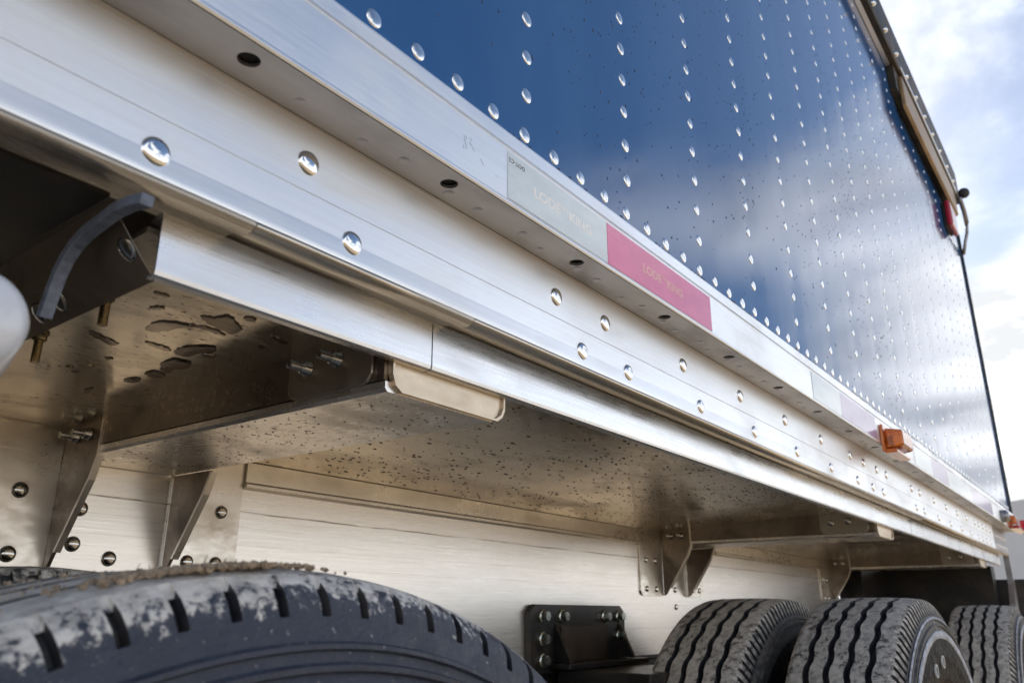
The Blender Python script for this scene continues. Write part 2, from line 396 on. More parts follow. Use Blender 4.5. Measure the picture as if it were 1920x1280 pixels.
# ------------------------------------------------------------------ added building, stand-in for an unidentified pale shape behind the trailer's rear
bd = empty('standin_building', (34, 2.0, 0), label='pale grey curved-roof building added for an unidentified light shape far behind the rear corner of the trailer', category='building')
bm = bmesh.new()
pts = [(-9, -H), (9, -H)] + [(9*math.cos(a), 2.4-H+2.6*math.sin(a)) for a in [math.pi*i/20 for i in range(21)]]
pts = [(p[0]+0.0, p[1]) for p in pts]
prism(bm, pts, 'x', 34, 52)
finish(bm, 'shell', M_build, bd)
for k in range(10):
    bm = bmesh.new(); 
    y = -8.2+k*1.82
    box(bm, 33.94, 33.998, y-0.05, y+0.05, -H, 2.3-H+1.0*math.sqrt(max(0, 1-(y/9)**2)))
    finish(bm, 'rib', M_build, bd)
bm = bmesh.new(); box(bm, 33.92, 33.996, -2.2, 2.0, -H, 2.7-H); finish(bm, 'door', M_door, bd)

# ------------------------------------------------------------------ THE TRAILER
T = empty('trailer', (2.0, 1.7, 0), label='blue-sided bulk trailer with riveted polished aluminium rails and muddy dual wheels, filling the picture', category='trailer')
XA, XE = -1.6, 4.22              # near (out of frame) and rear end

# body shell behind the panels
bm = bmesh.new(); box(bm, XA, XE-0.012, 0.405, 3.0, 0.438, 2.05); box(bm, XA, XE-0.012, 0.447, 3.0, 0.256, 0.437); finish(bm, 'body_shell', M_grey, T)

# blue side panel
bm = bmesh.new()
zs = [0.423+1.53*i/6 for i in range(7)]
def grid_panel(bm, x0, x1, y, z0, z1, nx, nz, t):
    V = [[bm.verts.new((x0+(x1-x0)*i/nx, y, z0+(z1-z0)*j/nz+H)) for j in range(nz+1)] for i in range(nx+1)]
    for i in range(nx):
        for j in range(nz): bm.faces.new((V[i][j], V[i+1][j], V[i+1][j+1], V[i][j+1]))
    r_ = bmesh.ops.extrude_face_region(bm, geom=list(bm.faces))
    bmesh.ops.translate(bm, vec=(0, t, 0), verts=[v for v in r_['geom'] if isinstance(v, bmesh.types.BMVert)])
grid_panel(bm, XA, XE, 0.400, 0.420, 1.96, 6, 3, 0.003)
panel = finish(bm, 'side_panel', M_panel, T)
# dark edge moulding at the rear
bm = bmesh.new(); box(bm, XE+0.001, XE+0.022, 0.392, 0.43, 0.40, 1.80); finish(bm, 'edge_moulding', M_black, T)

# panel rivets: bottom row and vertical columns
rv_panel = dome_mesh('rivet', M_rivetw, 0.0081, 0.0017, 20)
allr = []
for k in range(-2, 76):
    allr.append((0.3478+0.05076*k, 0.4440))
for c in range(-1, 18):
    x = 0.554+0.2040*c
    n = 0
    z = 0.4905
    while z < 1.94:
        allr.append((x, z)); z += 0.0472
allr = [p for p in allr if 0.25 < p[0] < XE-0.03]
def visible(x, y, z, mrg=60):
    v = Vector((x, y, z)); d = v.dot(fwd)
    if d <= 0.05: return None
    u = 960+1502.3*v.dot(right)/d; q = 640-1502.3*v.dot(up)/d
    return (d, u, q, -mrg < u < 1920+mrg and -mrg < q < 1280+mrg)
vis = []
rest = []
for p in allr:
    a = visible(p[0], 0.4, p[1])
    if a and a[3]: vis.append((a[0], p))
vis.sort()
for d_, p in vis[:300]:
    put(rv_panel, 'rivet', (p[0]+rnd.uniform(-.0008, .0008), 0.400, p[1]+rnd.uniform(-.0008, .0008)), (R(90), R(rnd.uniform(-1.5, 1.5)), 0), panel, rnd.uniform(.95, 1.05))
bm = bmesh.new()
for d_, p in vis[300:]:
    r0 = 0.0078; hh = 0.0018
    a = [bm.verts.new((p[0]+r0*math.cos(t*math.pi/4), 0.3995, p[1]+r0*math.sin(t*math.pi/4)+H)) for t in range(8)]
    b2 = [bm.verts.new((p[0]+r0*.7*math.cos(t*math.pi/4), 0.400-hh*.8, p[1]+r0*.7*math.sin(t*math.pi/4)+H)) for t in range(8)]
    c2 = bm.verts.new((p[0], 0.400-hh, p[1]+H))
    for t in range(8):
        u = (t+1) % 8; bm.faces.new((a[t], a[u], b2[u], b2[t])); bm.faces.new((b2[t], b2[u], c2))
finish(bm, 'rivet_field', M_rivetw, panel, smooth=True, kind='stuff')

# water drops on the panel
def drops(bm, items, mode):
    """mode 'side': on the face y=const looking to -Y, 'under': hanging below z=const"""
    for (a, b_, c, r, e, h) in items:
        n = 8; base = []; mid = []
        ph = rnd.random()*6
        for t in range(n):
            an = 2*math.pi*t/n+ph; w_ = 1+0.15*math.sin(3*an+ph)
            if mode == 'side':
                base.append(bm.verts.new((a+r*w_*math.cos(an), b_, c+r*e*w_*math.sin(an)+H)))
                mid.append(bm.verts.new((a+r*.72*w_*math.cos(an), b_-h*.7, c+r*e*(.72*w_*math.sin(an)-.12)+H)))
            else:
                base.append(bm.verts.new((a+r*e*w_*math.cos(an), b_+r*w_*math.sin(an), c+H)))
                mid.append(bm.verts.new((a+r*e*.72*w_*math.cos(an), b_+r*.72*w_*math.sin(an), c-h*.7+H)))
        top = bm.verts.new((a, b_-h, c-r*e*.12+H) if mode == 'side' else (a, b_, c-h+H))
        for t in range(n):
            u = (t+1) % n; bm.faces.new((base[t], base[u], mid[u], mid[t])); bm.faces.new((mid[t], mid[u], top))
        bm.faces.new(base[::-1])
bm = bmesh.new(); items = []
cl = [(rnd.uniform(.5, 2.4), rnd.uniform(.45, 1.5)) for _ in range(60)]
for k in range(1500):
    if rnd.random() < .6:
        cx, cz = rnd.choice(cl); x = rnd.gauss(cx, .05); z = rnd.gauss(cz, .07)
    else: x = rnd.uniform(.4, 2.6); z = rnd.uniform(.45, 1.7)
    if z < .44 or x < .35: continue
    items.append((x, 0.3999, z, rnd.choice((.0006, .0008, .0011, .0014))*rnd.uniform(.7, 1.3), rnd.uniform(1.1, 1.9), rnd.uniform(.0004, .0009)))
for k in range(300):                 # row of drops caught on the lip below the panel
    x = rnd.uniform(.42, 3.2)
    if math.sin(x*23)+math.sin(x*61) < -.4: continue
    items.append((x, 0.3999, .4326+rnd.uniform(-.0006, .0016), rnd.uniform(.0015, .0034), .55, rnd.uniform(.0012, .002)))
drops(bm, items, 'side'); finish(bm, 'water_drops', M_water, panel, smooth=True, kind='stuff')

# side rail: lip and face that carry the tape
prof_face = [(0.3995, 0.4270), (0.3985, 0.4286), (0.3955, 0.4268), (0.3905, 0.4228), (0.3900, 0.4210), (0.3900, 0.4080), (0.3922, 0.4072), (0.3922, 0.4046), (0.3900, 0.4038),
             (0.3900, 0.3525), (0.3893, 0.3505), (0.3893, 0.3490), (0.3905, 0.3474)]
bm = bmesh.new(); sheet(bm, prof_face[::-1], XA, XE, -0.0022)
rail_face = finish(bm, 'rail_face', M_rail, T)
# pen and scrape marks left on the rail face
bm = bmesh.new()
for (xa, za), (xb, zb_) in (((.448, .386), (.452, .374)), ((.4505, .3865), (.4515, .3835)), ((.456, .3875), (.4585, .3855)), ((.4555, .3835), (.4625, .3775)), ((.471, .3745), (.4755, .3695)), ((.4475, .376), (.4485, .373)), ((.492, .368), (.497, .3675))):
    prism(bm, [(xa, za), (xa+.00045, za+.0001), (xb+.00045, zb_+.0001), (xb, zb_)], 'y', .38994, .38999)
finish(bm, 'scrape_marks', M_txtk, rail_face, kind='stuff')
# ledge soffit with true drain holes
bm = bmesh.new()
hx = [0.250+0.2022*k for k in range(19)]
xs_ = XA; y0, y1, zz = 0.3912, 0.4325, 0.3470
hy, hr = 0.4085, 0.0078
def V(x, y, z=zz): return bm.verts.new((x, y, z+H))
def quad(a, b, c, d): bm.faces.new([V(*p) for p in (a, b, c, d)])
for x in hx:
    if x-0.02 > XE: break
    quad((xs_, y0), (x-.018, y0), (x-.018, y1), (xs_, y1)); xs_ = x+.018
    n = 24; ci = [V(x+hr*math.cos(2*math.pi*t/n), hy+hr*math.sin(2*math.pi*t/n)) for t in range(n)]
    sq = []
    for t in range(n):
        a = 2*math.pi*t/n; cx, cy = math.cos(a), math.sin(a)
        k = 1/max(abs(cx), abs(cy)); px = x+.018*cx*k; py = (y0+y1)/2+(y1-y0)/2*cy*k
        sq.append(V(px, py))
    up_ = [bm.verts.new((v.co.x, v.co.y, v.co.z+.0030)) for v in ci]
    for t in range(n):
        u = (t+1) % n; bm.faces.new((sq[t], sq[u], ci[u], ci[t])); bm.faces.new((ci[t], ci[u], up_[u], up_[t]))
quad((xs_, y0), (XE, y0), (XE, y1), (xs_, y1))
bmesh.ops.remove_doubles(bm, verts=bm.verts, dist=1e-5)
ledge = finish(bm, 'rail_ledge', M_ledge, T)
for x in hx:
    if x > XE-.05: continue
    bm = bmesh.new(); box(bm, x-.012, x+.012, hy-.011, hy+.011, 0.351, 0.356)
    finish(bm, 'drain_hole', M_hole, ledge)
dm = dome_mesh('dimple', M_ledge, 0.0052, 0.0011, 16)
for k in range(60):
    x = 0.30+0.0508*k+ (0.012 if k % 2 else 0)
    if x > 3 or min(abs(x-q) for q in hx) < .012: continue
    put(dm, 'dimple', (x, 0.4175+0.004*math.sin(k*2.3), 0.3470), DOWN, ledge, rnd.uniform(.8, 1.1))

# web below the ledge with the scored line and lower lip
prof_web = [(0.4330, 0.3468), (0.4330, 0.2909), (0.4340, 0.2905), (0.4340, 0.2897), (0.4330, 0.2893), (0.4330, 0.2660), (0.4328, 0.2640), (0.4322, 0.2565), (0.4320, 0.2535), (0.4320, 0.2515), (0.4323, 0.2498)]
bm = bmesh.new(); sheet(bm, prof_web, XA, 3.80, 0.0022)
web = finish(bm, 'rail_web', M_web, T)
bm = bmesh.new(); sheet(bm, prof_web, 3.804, XE, 0.0022); finish(bm, 'rear_plate', M_grey, T, )
rv_web = dome_mesh('rivet', M_rivet, 0.0098, 0.0036, 32)
upx = [0.324, 0.652, 0.752, 0.955, 1.153, 1.352, 1.551, 1.749, 1.853, 1.965, 2.055, 2.323, 2.421, 2.614, 2.801, 2.992, 3.167, 3.34, 3.43, 3.52, 3.62, 3.70]
lox = [0.211, 0.371, 0.701, 0.802, 1.003, 1.201, 1.400, 1.598, 1.787, 1.908, 2.002, 2.353, 2.452, 2.65, 2.84, 3.03, 3.21, 3.38, 3.48, 3.58, 3.68]
for x in upx: put(rv_web, 'rivet', (x, 0.4330, 0.3135), FACE_Y, web)
for x in lox: put(rv_web, 'rivet', (x, 0.4330, 0.2665), FACE_Y, web)
rvs = dome_mesh('rivet', M_rivet2, 0.006, 0.003, 12)
for k in range(6):
    put(rvs, 'rivet', (3.86+.055*k, 0.4328, 0.308), FACE_Y, web); put(rvs, 'rivet', (3.86+.055*k, 0.4328, 0.270), FACE_Y, web)

# rounded soffit between web and lower trim, in lengths butted together
segs = [(XA, 0.2865), (0.2875, 0.5185), (0.5195, 2.44), (2.442, 4.19)]
for i, (a, b) in enumerate(segs):
    bm = bmesh.new()
    pr = [(0.4324, 0.2494), (0.4332, 0.2464), (0.4370, 0.2440), (0.4420, 0.2432), (0.4480, 0.2438), (0.4530, 0.2458), (0.4560, 0.2478), (0.4660, 0.2492), (0.4800, 0.2500)]
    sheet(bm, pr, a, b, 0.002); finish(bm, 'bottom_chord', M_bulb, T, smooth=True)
# lower trim
def trim(x0, x1, slant=0.0):
    bm = bmesh.new()
    pr = [(0.4800, 0.2450), (0.4690, 0.2476), (0.4656, 0.2470), (0.4650, 0.2450), (0.4645, 0.2060), (0.4652, 0.2030), (0.4680, 0.2018), (0.4740, 0.2018)]
    sheet(bm, pr, x0, x1, 0.0022)
    for v in bm.verts:
        if abs(v.co.x-x1) < 1e-6: v.co.x += slant*(0.2450-(v.co.z-H))/0.04
        if abs(v.co.x-x0) < 1e-6 and x0 > .3: v.co.x += slant*(0.2450-(v.co.z-H))/0.04
    return finish(bm, 'lower_trim', M_trim, T)
trim(0.2385, 0.4985, 0.0); trim(0.5000, 2.4080); trim(2.4120, 4.14)

# ------------------------------------------------------------------ deck underside
def zdeck(y): return 0.2350-(y-0.465)*(0.0240/0.565)
def slab(bm, x0, x1, ya, yb, t=0.004):
    n = 1
    vv = [bm.verts.new(p) for p in ((x0, ya, zdeck(ya)+H), (x1, ya, zdeck(ya)+H), (x1, yb, zdeck(yb)+H), (x0, yb, zdeck(yb)+H))]
    uu = [bm.verts.new((v.co.x, v.co.y, v.co.z+t)) for v in vv]
    bm.faces.new(vv); bm.faces.new(uu[::-1])
    for i in range(4): bm.faces.new((vv[i], vv[(i+1) % 4], uu[(i+1) % 4], uu[i]))
bm = bmesh.new(); slab(bm, 0.235, 4.18, 0.476, 1.06); deck = finish(bm, 'deck_underside', M_deck, T)
# lower near plate, dirty, its rear edge hides the bolts behind
bm = bmesh.new()
SP = [(0.2065, 0.4660, 0.2440), (0.2425, 0.4660, 0.2010), (0.2590, 1.06, 0.2010), (0.2230, 1.06, 0.2440)]
A_ = [bm.verts.new((p[0], p[1]+.006, p[2]+H)) for p in SP]; B_ = [bm.verts.new((p[0]+.0003, p[1]+.006, p[2]+.0003+H)) for p in SP]
bm.faces.new(A_); bm.faces.new(B_[::-1])
for i in range(4): bm.faces.new((A_[i], A_[(i+1) % 4], B_[(i+1) % 4], B_[i]))
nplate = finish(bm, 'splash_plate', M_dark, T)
SPn = Vector((-.0430, 0.001, -.0360)).normalized()
bm = bmesh.new(); box(bm, XA, 0.205, 0.47, 1.06, 0.2452, 0.2480); box(bm, XA, 0.16, 0.9, 0.905, -0.1, 0.24); finish(bm, 'dark_underfloor', M_black, T)
rv_pl = dome_mesh('rivet', M_rivetd, 0.0085, 0.0018, 20)
for t_, y in ((.55, 0.482), (.72, 0.590), (.75, 0.625)):
    put(rv_pl, 'rivet', (0.2065+.036*t_+.0277*(y-.466), y, 0.2440-.043*t_), SPn.to_track_quat('Z', 'Y').to_euler(), nplate)
# hanging bolts
def bolt_mesh(name, m, r, L_):
    bm = bmesh.new()
    pr = [(0, 0), (r*1.9, 0), (r*1.9, r*.35)]
    hexr = r*1.55
    pr += [(hexr, r*.4), (hexr, r*1.7), (r*1.35, r*1.9), (r, r*1.95)]
    z = r*2.0
    while z < L_:
        pr += [(r, z), (r*.86, z+r*.12), (r, z+r*.25)]; z += r*.25
    pr += [(r*.7, L_+r*.15), (0, L_+r*.15)]
    lathe(bm, pr, 18); return mesh_of(bm, name, m)
bm_b = bolt_mesh('hanging_bolt', M_boltb, 0.0038, 0.026)
for x, y in ((0.268, 0.588), (0.275, 0.712)): put(bm_b, 'hanging_bolt', (x, y, zdeck(y)), DOWN, deck)
# puddles of water clinging under the deck
def blob(bm, cx, cy, z, pts, h):
    n = len(pts); base = [bm.verts.new((cx+p[0], cy+p[1], z+H)) for p in pts]
    mid = [bm.verts.new((cx+p[0]*.82, cy+p[1]*.82, z-h+H)) for p in pts]; c = bm.verts.new((cx, cy, z-h*1.1+H))
    for i in range(n):
        j = (i+1) % n; bm.faces.new((base[i], base[j], mid[j], mid[i])); bm.faces.new((mid[i], mid[j], c))
    bm.faces.new(base[::-1])
bm = bmesh.new()
def blobat(x, y, lx, ly, seed):
    r2 = random.Random(seed); pts = []
    for t in range(22):
        a = 2*math.pi*t/22; q = 1+0.35*math.sin(2*a+seed)+0.22*math.sin(5*a+seed*2)+r2.uniform(-.1, .1)
        pts.append((lx*q*math.cos(a), ly*q*math.sin(a)))
    blob(bm, x, y, zdeck(y)-0.0002, pts, 0.0007)
PATCHES = [[(0.3256, 0.6398), (0.3226, 0.6196), (0.326, 0.6106), (0.3363, 0.6039), (0.3444, 0.6023), (0.3512, 0.5987), (0.3459, 0.6066), (0.3422, 0.6152), (0.3431, 0.6296), (0.3379, 0.6324), (0.3386, 0.6392), (0.3325, 0.6422)], [(0.346, 0.6013), (0.3589, 0.5943), (0.373, 0.5959), (0.3823, 0.6022), (0.3708, 0.6015), (0.3578, 0.6017), (0.3504, 0.6027)], [(0.3391, 0.5765), (0.3432, 0.5742), (0.3499, 0.5723), (0.3529, 0.5598), (0.3593, 0.5606), (0.3725, 0.5708), (0.3811, 0.5764), (0.384, 0.5888), (0.3842, 0.5978), (0.3732, 0.5943), (0.3551, 0.5887), (0.3455, 0.5828)], [(0.3416, 0.6658), (0.3495, 0.6655), (0.3586, 0.6649), (0.3663, 0.6659), (0.3719, 0.6721), (0.3693, 0.6767), (0.3603, 0.6738), (0.3512, 0.6723)], [(0.3652, 0.5547), (0.3658, 0.5498), (0.3714, 0.5476), (0.376, 0.5506), (0.3751, 0.5559), (0.3706, 0.5581)], [(0.2894, 0.5611), (0.2942, 0.5591), (0.3031, 0.5588), (0.2979, 0.5637), (0.2927, 0.5644)], [(0.3037, 0.5927), (0.3058, 0.5857), (0.3111, 0.5822), (0.3131, 0.5858), (0.3095, 0.5919), (0.306, 0.594)], [(0.2875, 0.539), (0.2893, 0.5362), (0.2961, 0.5375), (0.2956, 0.5433), (0.2911, 0.5424)], [(0.297, 0.677), (0.3048, 0.6769), (0.3147, 0.6815), (0.3307, 0.6868), (0.3326, 0.6943), (0.3287, 0.6997), (0.3157, 0.6897), (0.3058, 0.6871)], [(0.4047, 0.572), (0.4118, 0.571), (0.4279, 0.5727), (0.4284, 0.5819), (0.4176, 0.5785)], [(0.4138, 0.6023), (0.4154, 0.5965), (0.4216, 0.5959), (0.4227, 0.6062)], [(0.3935, 0.658), (0.3993, 0.6531), (0.4037, 0.6502), (0.4086, 0.6594), (0.4063, 0.6647), (0.4007, 0.663)], [(0.3714, 0.6702), (0.3722, 0.6519), (0.3812, 0.6392), (0.3924, 0.6315), (0.3994, 0.6437), (0.3911, 0.6582), (0.3923, 0.6778), (0.3803, 0.6807)], [(0.3829, 0.7098), (0.3841, 0.6869), (0.404, 0.6861), (0.4109, 0.7093), (0.4021, 0.7162), (0.411, 0.7414), (0.3949, 0.7299)], [(0.3882, 0.749), (0.3934, 0.7317), (0.411, 0.7414), (0.4082, 0.7566), (0.3976, 0.7563)], [(0.3872, 0.786), (0.3902, 0.7705), (0.3986, 0.7672), (0.4019, 0.7821), (0.3949, 0.7929)], [(0.3786, 0.8526), (0.3801, 0.8379), (0.3821, 0.8293), (0.3901, 0.8602)], [(0.3308, 0.7845), (0.3338, 0.7789), (0.3378, 0.7823), (0.3355, 0.7871)], [(0.3409, 0.7958), (0.3458, 0.7915), (0.3492, 0.7935), (0.3446, 0.7986)], [(0.3421, 0.7675), (0.3477, 0.7624), (0.348, 0.7676)], [(0.3398, 0.7315), (0.3497, 0.7282), (0.3463, 0.7373)]]
def smooth_poly(p):
    for _ in range(2):
        q = []
        for i in range(len(p)):
            a, b = p[i], p[(i+1) % len(p)]
            q += [(a[0]*.78+b[0]*.22, a[1]*.78+b[1]*.22), (a[0]*.22+b[0]*.78, a[1]*.22+b[1]*.78)]
        p = q
    return p
for k, P_ in enumerate(PATCHES):
    P_ = smooth_poly(P_)
    P_ = [(p[0]+.0006*math.sin(i*2.1+k), p[1]+.0009*math.sin(i*1.7+2*k)) for i, p in enumerate(P_)]
    cx = sum(p[0] for p in P_)/len(P_); cy = sum(p[1] for p in P_)/len(P_)
    zo = zdeck(cy)-.0004
    base = [bm.verts.new((p[0], p[1], zo+.0004+H)) for p in P_]
    mid = [bm.verts.new((p[0]+(cx-p[0])*.05, p[1]+(cy-p[1])*.05, zo-.0006+H)) for p in P_]
    bm.faces.new(mid)
    for i in range(len(P_)):
        j = (i+1) % len(P_); bm.faces.new((base[i], base[j], mid[j], mid[i]))
finish(bm, 'water_patches', M_mpatch, deck, smooth=False, kind='stuff')
bm = bmesh.new(); items = []
for k in range(1500):
    x = rnd.uniform(.62, 2.2); y = rnd.uniform(.48, 1.02)
    if rnd.random() > .4+.6*abs(math.sin(x*7+y*5)): continue
    items.append((x, y, zdeck(y)-.0002, rnd.uniform(.0007, .0022), rnd.uniform(1.2, 2.6), rnd.uniform(.0004, .0010)))
drops(bm, items, 'under'); finish(bm, 'water_drops', M_mwater, deck, smooth=True, kind='stuff')

# ------------------------------------------------------------------ inner frame
YW = 1.040
bm = bmesh.new(); box(bm, XA, 3.72, YW, YW+0.008, -0.100, 0.2110); frame = finish(bm, 'frame_web', M_frame, T)
bm = bmesh.new(); box(bm, XA, 3.72, YW-0.004, YW+0.06, -0.108, -0.1005); finish(bm, 'frame_flange', M_black, T)
for a, b in ((0.716, 1.934), (2.42, 3.55)):
    bm = bmesh.new(); prism(bm, [(YW-.001, .171), (YW-.0125, .1735), (YW-.0125, .178), (YW-.010, .181), (YW-.010, .2100), (YW-.001, .2115)], 'x', a, b); finish(bm, 'stiffener_lip', M_plate, T)
bm = bmesh.new(); box(bm, 3.73, 4.2, YW-.1, YW+.0, -0.1, 0.2); box(bm, 4.10, 4.2, 0.50, YW-.1, -0.05, 0.2); finish(bm, 'rear_dark_panel', M_black, T)  # black boxes closing the dark rear end of the underside
bm = bmesh.new(); box(bm, 0.9, 4.0, 1.045, 1.10, -0.32, -0.112); box(bm, XA, 4.1, 1.6, 1.62, -0.5, 0.2); finish(bm, 'underframe_shade', M_black, T)  # black boxes added as the shade below the frame web

rv_f = dome_mesh('rivet', M_rivetd, 0.0095, 0.0062, 24)
rv_f2 = dome_mesh('rivet', M_rivet2, 0.0080, 0.0052, 20)
stud = bolt_mesh('bolt', M_rivetd, 0.0042, 0.020)
def crossmember(x0, first):
    """closed box beam from the trim to the frame, with tapered knee brackets and riveted plates at the frame"""
    W = 0.148; x1 = x0+W; c = empty('crossmember', (x0+W/2, 0.75, H), T)
    zb = 0.1755
    # the beam: a channel with near face, bottom and far face
    bm = bmesh.new(); box(bm, x0, x0+.004, 0.478, 0.955, zb+.0105, 0.2345)
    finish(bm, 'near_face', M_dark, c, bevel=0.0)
    bm = bmesh.new()
    prism(bm, [(x0+.003, zb), (x1-.003, zb), (x1, zb+.003), (x1, zb+.009), (x0, zb+.009), (x0, zb+.003)], 'y', 0.476, YW-.004)
    finish(bm, 'bottom_flange', M_beam, c)
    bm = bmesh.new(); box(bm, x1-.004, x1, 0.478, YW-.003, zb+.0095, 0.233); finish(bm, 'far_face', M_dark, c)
    # turned-up end plate under the trim
    bm = bmesh.new()
    a0, a1 = x0+.004, x1+.012
    pts = [(a0, .232), (a0, zb+.016), (a0+.004, zb+.006), (a0+.012, zb+.001), (a1-.012, zb+.001), (a1-.004, zb+.006), (a1, zb+.014), (a1, .232)]
    prism(bm, pts, 'y', 0.4745, 0.4775)
    # folded rim
    for i in range(len(pts)-1):
        p, q = pts[i], pts[i+1]
        prism(bm, [p, q, (q[0]+(.0022 if q[0] < x0+.07 else -.0022), q[1]+(.0022 if q[1] < .2 else 0)), (p[0]+(.0022 if p[0] < x0+.07 else -.0022), p[1]+(.0022 if p[1] < .2 else 0))], 'y', 0.4715, 0.4744)
    finish(bm, 'end_plate', M_endp, c)
    # bolted plate on the near face
    bm = bmesh.new(); pts = [(0.490, .2325), (0.490, .193), (0.495, .186), (0.503, .1835), (0.590, .1835), (0.598, .187), (0.602, .194), (0.602, .2325)]
    prism(bm, pts, 'x', x0-.0035, x0-.0005); finish(bm, 'bolted_plate', M_boltp, c, bevel=.0008)
    for y, z in ((0.575, .211), (0.535, .213)): put(stud, 'bolt', (x0-.0035, y, z), FACE_X, c)
    # knee brackets: plates standing out from the frame
    def knee(xk, ytop, ybot, zt, zbm, dirn, name):
        bm = bmesh.new()
        pts = [(YW-.006, zt), (ytop, zt), (ytop, zb-.002 if zt > zb else zt-.001), (ytop+.012, zb-.030), (YW-.024, zbm+.02), (YW-.014, zbm+.004), (YW-.006, zbm)]
        prism(bm, pts, 'x', xk, xk+.0045); finish(bm, name, M_dark, c)
        # bent edge flange
        bm = bmesh.new()
        ed = [(ytop, zb-.002), (ytop+.012, zb-.030), (YW-.024, zbm+.02)] if zt <= zb else [(ytop, zt), (ytop, zb-.002), (ytop+.012, zb-.030), (YW-.024, zbm+.02)]
        for p, q in zip(ed, ed[1:]):
            prism(bm, [p, q, (q[0]-.004, q[1]-.001), (p[0]-.004, p[1]-.001)], 'x', xk-.0005, xk+(.009 if dirn > 0 else .007))
        finish(bm, 'knee_edge', M_plate, c)
    knee(x0-.002, 0.950, 1.02, 0.2330, 0.045, -1, 'knee')
    knee(x1, 0.950, 1.02, zb-.0005, 0.045, 1, 'knee')
    # riveted base plates on the frame web
    def base(xa, xb):
        bm = bmesh.new(); r_ = .012
        left = xa < xb
        s_ = 1 if xb > xa else -1
        pts = [(xa, .212), (xa, .044), (xb-s_*r_, .044), (xb-s_*r_*.3, .048), (xb, .056), (xb, .212)]
        prism(bm, pts, 'y', YW-.0045, YW-.0005)
        return finish(bm, 'base_plate', M_plate, c)
    base(x0-.001, x0-.128); base(x1+.001, x1+.112)
    rm = rv_f if first else rv_f2
    for dx in (-.043, -.096):
        for z in (.134, .061): put(rm, 'rivet', (x0+dx, YW-.0045, z), FACE_Y, c)
    for dx in (.036, .080):
        for z in (.134, .063): put(rm, 'rivet', (x1+dx, YW-.0045, z), FACE_Y, c)
    for dx, z in ((.032, .120), (.030, .077), (.078, .062), (.078, .017)): put(rm, 'rivet', (x0+dx, YW-.0002, z), FACE_Y, c)
    if first:
        bm = bmesh.new(); prism(bm, [(x0-.13, .206), (x0-.026, .206), (x0-.024, .188), (x0-.030, .181), (x0-.13, .181)], 'y', YW-.0085, YW-.005)
        finish(bm, 'doubler_plate', M_plate, c)
    for y in (.975, 1.005): put(stud, 'bolt', (x0-.0025, y, .200), FACE_X, c)
    bm = bmesh.new(); items = []
    for k in range(420 if first else 60):
        y = rnd.uniform(.49, 1.0); x = rnd.uniform(x0+.006, x1-.006)
        if rnd.random() > .35+.65*abs(math.sin(x*31+y*12)): continue
        items.append((x, y, zb-.0001, rnd.uniform(.0003, .0011), rnd.uniform(1, 2.2), rnd.uniform(.0003, .0006)))
    drops(bm, items, 'under'); finish(bm, 'water_drops', M_mwater, c, smooth=True, kind='stuff')
crossmember(0.4555, True); crossmember(2.066, False); crossmember(3.60, False)

# ------------------------------------------------------------------ suspension hanger bolted to the frame
hg = empty('suspension_hanger', (1.63, 1.03, H-.05), T)
bm = bmesh.new(); prism(bm, [(1.430, -.12), (1.430, .003), (1.450, .017), (1.808, .017), (1.828, .002), (1.828, -.12)], 'y', 1.026, 1.0385); finish(bm, 'hanger_plate', M_black, hg, bevel=.0015)
for x in (1.520, 1.795):
    bm = bmesh.new(); prism(bm, [(1.0255, -.022), (1.012, -.045), (.985, -.099), (1.0255, -.099)], 'x', x, x+.010); finish(bm, 'hanger_gusset', M_black, hg, bevel=.001)
bm = bmesh.new(); box(bm, 1.50, 1.85, .975, 1.0255, -.112, -.100); finish(bm, 'hanger_shelf', M_black, hg, bevel=.002)
bm = bmesh.new(); box(bm, 1.52, 1.80, .80, 1.02, -.42, -.113); finish(bm, 'hanger_body', M_black, hg, bevel=.004)
bm = bmesh.new(); prism(bm, [(1.545, -.028), (1.738, -.028), (1.738, -.099), (1.545, -.099)], 'y', 1.0235, 1.0258); finish(bm, 'pocket_plate', simple('brown_pocket', (.035, .025, .018), .4, 0, .4, 20, .2, .001), hg)
bm = bmesh.new()
lathe(bm, [(0, 0), (.0145, 0), (.0145, .002), (.0132, .0038), (.0118, .0045)], 24)
bmesh.ops.create_cone(bm, cap_ends=True, segments=6, radius1=.0108, radius2=.0100, depth=.012, matrix=Matrix.Translation((0, 0, .0095)))
hexm = mesh_of(bm, 'hex_bolt', M_bolt, False)
for x, z in ((1.476, -.007), (1.550, -.007), (1.732, -.007), (1.798, -.007), (1.475, -.052), (1.798, -.050), (1.475, -.094)):
    o = put(hexm, 'hex_bolt', (x, 1.0258, z), (R(90), 0, 0), hg); o.rotation_euler = (R(90), R(rnd.uniform(0, 60)), 0)

